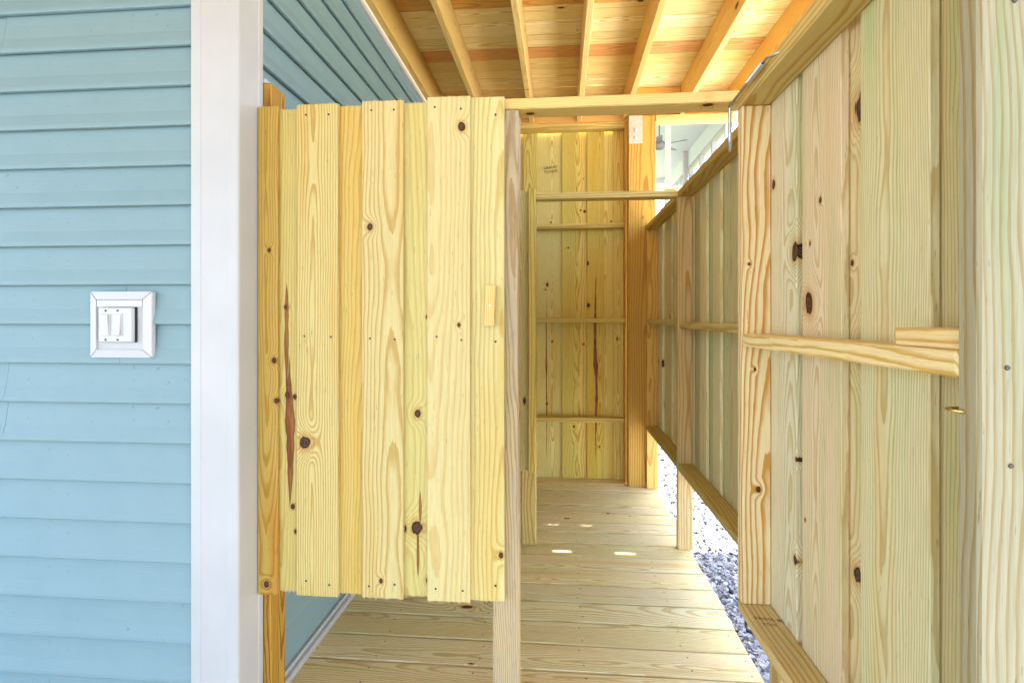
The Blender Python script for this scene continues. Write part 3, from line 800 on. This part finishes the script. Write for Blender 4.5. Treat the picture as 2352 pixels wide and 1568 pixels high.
for k in range(len(wy) - 1):
    ly = k % 2
    a, b = wy[k] - (0.015 if ly else 0), wy[k + 1] + (0.015 if ly else 0)
    wb.append((a - (0.02 if ly else 0), b + (0.02 if ly else 0), ly))
side_wall('fence_panel', 'fence bay of pale greenish boards just beyond the open gate', 1.691, 2.949, (1.866, 1.170, 0.423),
          [(2.951, 2.988, 0.0, 1.866, 'frame_wood', s2l(222, 196, 146))], wb, gt)
wy = [2.973, 3.12, 3.24, 3.38, 3.52, 3.68, 3.84, 4.11]
wb = [(wy[k] - (0.035 if k % 2 else 0), wy[k + 1] + (0.035 if k % 2 else 0), k % 2) for k in range(len(wy) - 1)]
side_wall('fence_panel', 'narrow far fence bay running up to the big brown post', 2.990, 4.020, (1.866, 1.186, 0.423),
          [(3.985, 4.019, 0.0, 1.865, 'frame_wood', s2l(236, 196, 110))], wb, gt)

# ------------------------------------------------------------------ BACK WALL
back = thing('back_wall', (-0.2, 4.2, 0), 'tall back wall of yellow green boards with level cross rails', 'wall')
BY = 4.200
be = [-0.93, -0.80, -0.66, -0.54, -0.40, -0.285, -0.175, 0.013, 0.134, 0.204, 0.333, 0.402, 0.512]
btn = [s2l(228, 214, 112), s2l(238, 214, 122), s2l(234, 210, 102), s2l(242, 224, 134), s2l(240, 218, 126), s2l(232, 218, 128), s2l(234, 224, 148)]
bmats = [wood('back_board_a', [(0.14, -0.02, 0.012), (0.10, -0.03, 0.006), (0.62, 0.01, 0.006), (-0.30, 0.02, 0.008), (-0.78, -0.02, 0.007)], streaks=[(-1.25, 0.10, -0.026, 0.006)]),
         wood('back_board_b', [(-0.95, 0.03, 0.007), (0.42, -0.01, 0.006)], stain_lo=0.48),
         wood('back_board_c', [(0.70, 0.016, 0.008), (0.71, -0.012, 0.006), (0.95, 0.01, 0.004), (-0.32, 0.01, 0.009)]),
         wood('back_board_d', [(0.30, -0.06, 0.012), (-0.02, -0.055, 0.016), (-1.1, 0.03, 0.007)], streaks=[(-1.25, 0.28, 0.002, 0.014)]),
         wood('back_board_e', [(0.62, 0.02, 0.006)], late=(0.84, 0.66, 0.38))]
for k in range(len(be) - 1):
    ly = (k + 1) % 2
    a, b = be[k] - (0.015 if ly else 0), be[k + 1] + (0.015 if ly else 0)
    if k == len(be) - 2: b = be[k + 1]
    if k == 0: a = -0.905
    y0 = BY + (0.0165 if ly else 0)
    mt = bmats[k - 6] if 6 <= k <= 10 else 'pine'
    board(back, 'board', (a, b), (y0, y0 + 0.016), (0.0005, 2.695), mt, btn[k % 7], vary=0.02)
for z0, z1 in ((2.648, 2.694), (1.905, 1.94), (1.194, 1.228), (0.445, 0.479)):
    board(back, 'rail', (-0.919, 0.478), (4.121, 4.1995), (z0, z1), 'frame_wood', s2l(222, 198, 116), bev=0.003)
board(back, 'stile', (0.4785, 0.4960), (4.1195, 4.1990), (0.002, 2.695), 'frame_wood', s2l(214, 178, 92), bev=0.002)
bb = [o for o in back.children if o.name.startswith('board')][6]
text_part(bb, 'stamp_lettering', 'GRAND', 0.030, (-0.128, BY - 0.0009, 2.372), (1, 0, 0.12), (-0.12, 0, 1))
text_part(bb, 'stamp_lettering', 'TOWER', 0.030, (-0.124, BY - 0.0009, 2.338), (1, 0, 0.12), (-0.12, 0, 1))

post = thing('support_post', (0.59, 4.15, 0), 'thick brown square post with a bolted steel plate near its top', 'post')
board(post, 'shaft', (0.4935, 0.6880), (4.022, 4.118), (0.0, 2.699), 'post_big', s2l(212, 170, 78), bev=0.005, vary=0)
plate = blk(post, 'steel_plate', (0.497, 0.594), (4.0160, 4.0215), (2.495, 2.699), 'galv', 0.002)
for zz in (2.590, 2.535):
    bo = disc(post, 'bolt', (0.546, 4.008, zz), (0, -1, -0.15), 0.014, 0.016, 'steel', 6)
    disc(post, 'bolt', (0.546, 4.000, zz), (0, -1, -0.15), 0.007, 0.026, 'steel', 8)

# ------------------------------------------------------------------ PORCH beyond
porch = thing('screened_porch', (1.5, 14.0, GZ), 'white raised porch with pale lumber framing seen above the fence', 'porch')
PY = 12.0
def beadboard():
    N = NT('beadboard'); tc = N.new('ShaderNodeTexCoord')
    sp_ = N.new('ShaderNodeSeparateXYZ'); N.t.links.new(tc.outputs['Object'], sp_.inputs[0])
    f = N.M('FRACT', N.M('DIVIDE', sp_.outputs[1], 0.11))
    g = N.M('MULTIPLY', N.sm(f, 0.0, 0.09), N.sm(f, 1.0, 0.91))
    N.put(N.bsdf.inputs['Base Color'], N.mix(g, (0.56, 0.56, 0.59, 1), (0.74, 0.74, 0.78, 1)))
    N.bsdf.inputs['Roughness'].default_value = 0.5
    N.bump(g, 0.5, 0.006)
    return N.m
M['beadboard'] = beadboard()
blk(porch, 'ceiling', (-3.0, 4.2), (PY + 0.02, 18.6), (5.90, 6.0), 'beadboard', 0)
blk(porch, 'floor', (-3.0, 4.2), (PY, 18.6), (3.00, 3.15), 'fan_grey', 0.004)
for xx in (-2.8, 0.6, 3.6):
    for yy in (PY + 0.3, 18.3):
        blk(porch, 'pier', (xx - 0.1, xx + 0.1), (yy - 0.1, yy + 0.1), (GZ, 3.0), 'porch_white', 0.004)
lt = s2l(242, 224, 168)
board(porch, 'top_plate', (-3.0, 4.0), (PY - 0.05, PY + 0.05), (5.46, 5.56), 'pine_few', lt)
board(porch, 'top_plate', (-3.0, 4.0), (PY - 0.051, PY + 0.051), (5.562, 5.88), 'porch_white', lt)
board(porch, 'sill', (-3.0, 4.0), (PY - 0.06, PY + 0.06), (4.02, 4.08), 'pine_few', lt)
board(porch, 'sill', (-3.0, 4.0), (PY - 0.045, PY + 0.045), (3.86, 3.95), 'pine_few', lt)
board(porch, 'sill', (-3.0, 4.0), (PY - 0.045, PY + 0.045), (3.152, 3.22), 'pine_few', lt)
for xx in (-2.4, -0.9, 0.7, 2.31, 3.9):
    board(porch, 'stud', (xx - 0.052, xx + 0.052), (PY - 0.04, PY + 0.04), (4.082, 5.458), 'pine_few', lt)
for k in range(48):
    xx = -2.9 + k * 0.145
    board(porch, 'baluster', (xx - 0.02, xx + 0.02), (PY - 0.018, PY + 0.018), (3.222, 3.858), 'pine_few', lt)
# right hand side wall with a row of windows
SXW = 3.55
blk(porch, 'wall', (SXW, SXW + 0.12), (PY + 0.06, 18.5), (5.45, 5.899), 'porch_white', 0)
blk(porch, 'wall', (SXW, SXW + 0.12), (PY + 0.06, 18.5), (3.15, 4.30), 'porch_white', 0)
for k, yy in enumerate((12.1, 13.15, 14.25, 15.4, 16.6, 17.8)):
    blk(porch, 'mullion', (SXW + 0.002, SXW + 0.118), (yy, yy + 0.12), (4.301, 5.449), 'porch_grey', 0.003)
blk(porch, 'window_head', (SXW - 0.01, SXW + 0.13), (PY + 0.2, 18.45), (5.40, 5.45), 'porch_grey', 0.003)
def glass():
    N = NT('window_glass')
    N.bsdf.inputs['Base Color'].default_value = (1, 1, 1, 1)
    N.bsdf.inputs['Roughness'].default_value = 0.0
    N.bsdf.inputs['Transmission Weight'].default_value = 1.0
    N.bsdf.inputs['IOR'].default_value = 1.02
    return N.m
M['glass'] = glass()
ys = (12.1, 13.15, 14.25, 15.4, 16.6, 17.8)
for a, b in zip(ys, ys[1:]):
    blk(porch, 'pane', (SXW + 0.055, SXW + 0.061), (a + 0.121, b - 0.001), (4.302, 5.398), 'glass', 0)
for yy in (15.55, 18.3):
    blk(porch, 'column', (SXW - 0.12, SXW - 0.001), (yy, yy + 0.12), (3.151, 5.898), 'porch_grey', 0.004)
blk(porch, 'back_beam', (-3.0, SXW - 0.125), (18.4, 18.5), (5.70, 5.898), 'porch_white', 0.004)
# fan
fx, fy, fz_ = 2.31, 13.0, 5.30
fan = thing('ceiling_fan', (fx, fy, fz_), 'grey ceiling fan hanging from the white porch ceiling', 'fan')
def lathe(name, prof_, seg=20):
    bm = bmesh.new(); rings = []
    for r_, z_ in prof_:
        rings.append([bm.verts.new((r_ * math.cos(6.28319 * k / seg), r_ * math.sin(6.28319 * k / seg), z_)) for k in range(seg)])
    for A, B in zip(rings, rings[1:]):
        for k in range(seg): bm.faces.new((A[k], A[(k + 1) % seg], B[(k + 1) % seg], B[k]))
    bm.faces.new(rings[0][::-1]); bm.faces.new(rings[-1])
    bmesh.ops.recalc_face_normals(bm, faces=bm.faces[:])
    me = bpy.data.meshes.new(name); bm.to_mesh(me); bm.free(); return me
link('motor_housing', lathe('motor_housing', [(0.03, -0.11), (0.09, -0.10), (0.12, -0.06), (0.13, 0.0), (0.12, 0.05), (0.07, 0.10), (0.02, 0.11)]), M['fan_grey'], fan, (fx, fy, fz_), True)
link('downrod', lathe('downrod', [(0.016, 0.10), (0.016, 0.56)]), M['fan_grey'], fan, (fx, fy, fz_))
link('canopy', lathe('canopy', [(0.03, 0.50), (0.06, 0.52), (0.075, 0.601)]), M['fan_grey'], fan, (fx, fy, fz_), True)
for k in range(5):
    a = R(-28 + 72 * k)
    me = bpy.data.meshes.new('blade')
    bm = bmesh.new()
    pr_ = [(0.10, -0.035), (0.18, -0.055), (0.60, -0.072), (0.645, -0.04), (0.645, 0.04), (0.60, 0.072), (0.18, 0.055), (0.10, 0.035)]
    t_ = [bm.verts.new((x, y, 0.005 + y * 0.2)) for x, y in pr_]; b_ = [bm.verts.new((x, y, -0.005 + y * 0.2)) for x, y in pr_]
    bm.faces.new(t_); bm.faces.new(b_[::-1])
    for i in range(8): bm.faces.new((t_[i], b_[i], b_[(i + 1) % 8], t_[(i + 1) % 8]))
    bmesh.ops.recalc_face_normals(bm, faces=bm.faces[:]); bm.to_mesh(me); bm.free()
    o = link('blade', me, M['fan_grey'], fan, (fx, fy, fz_)); o.rotation_euler = (0, 0, a)
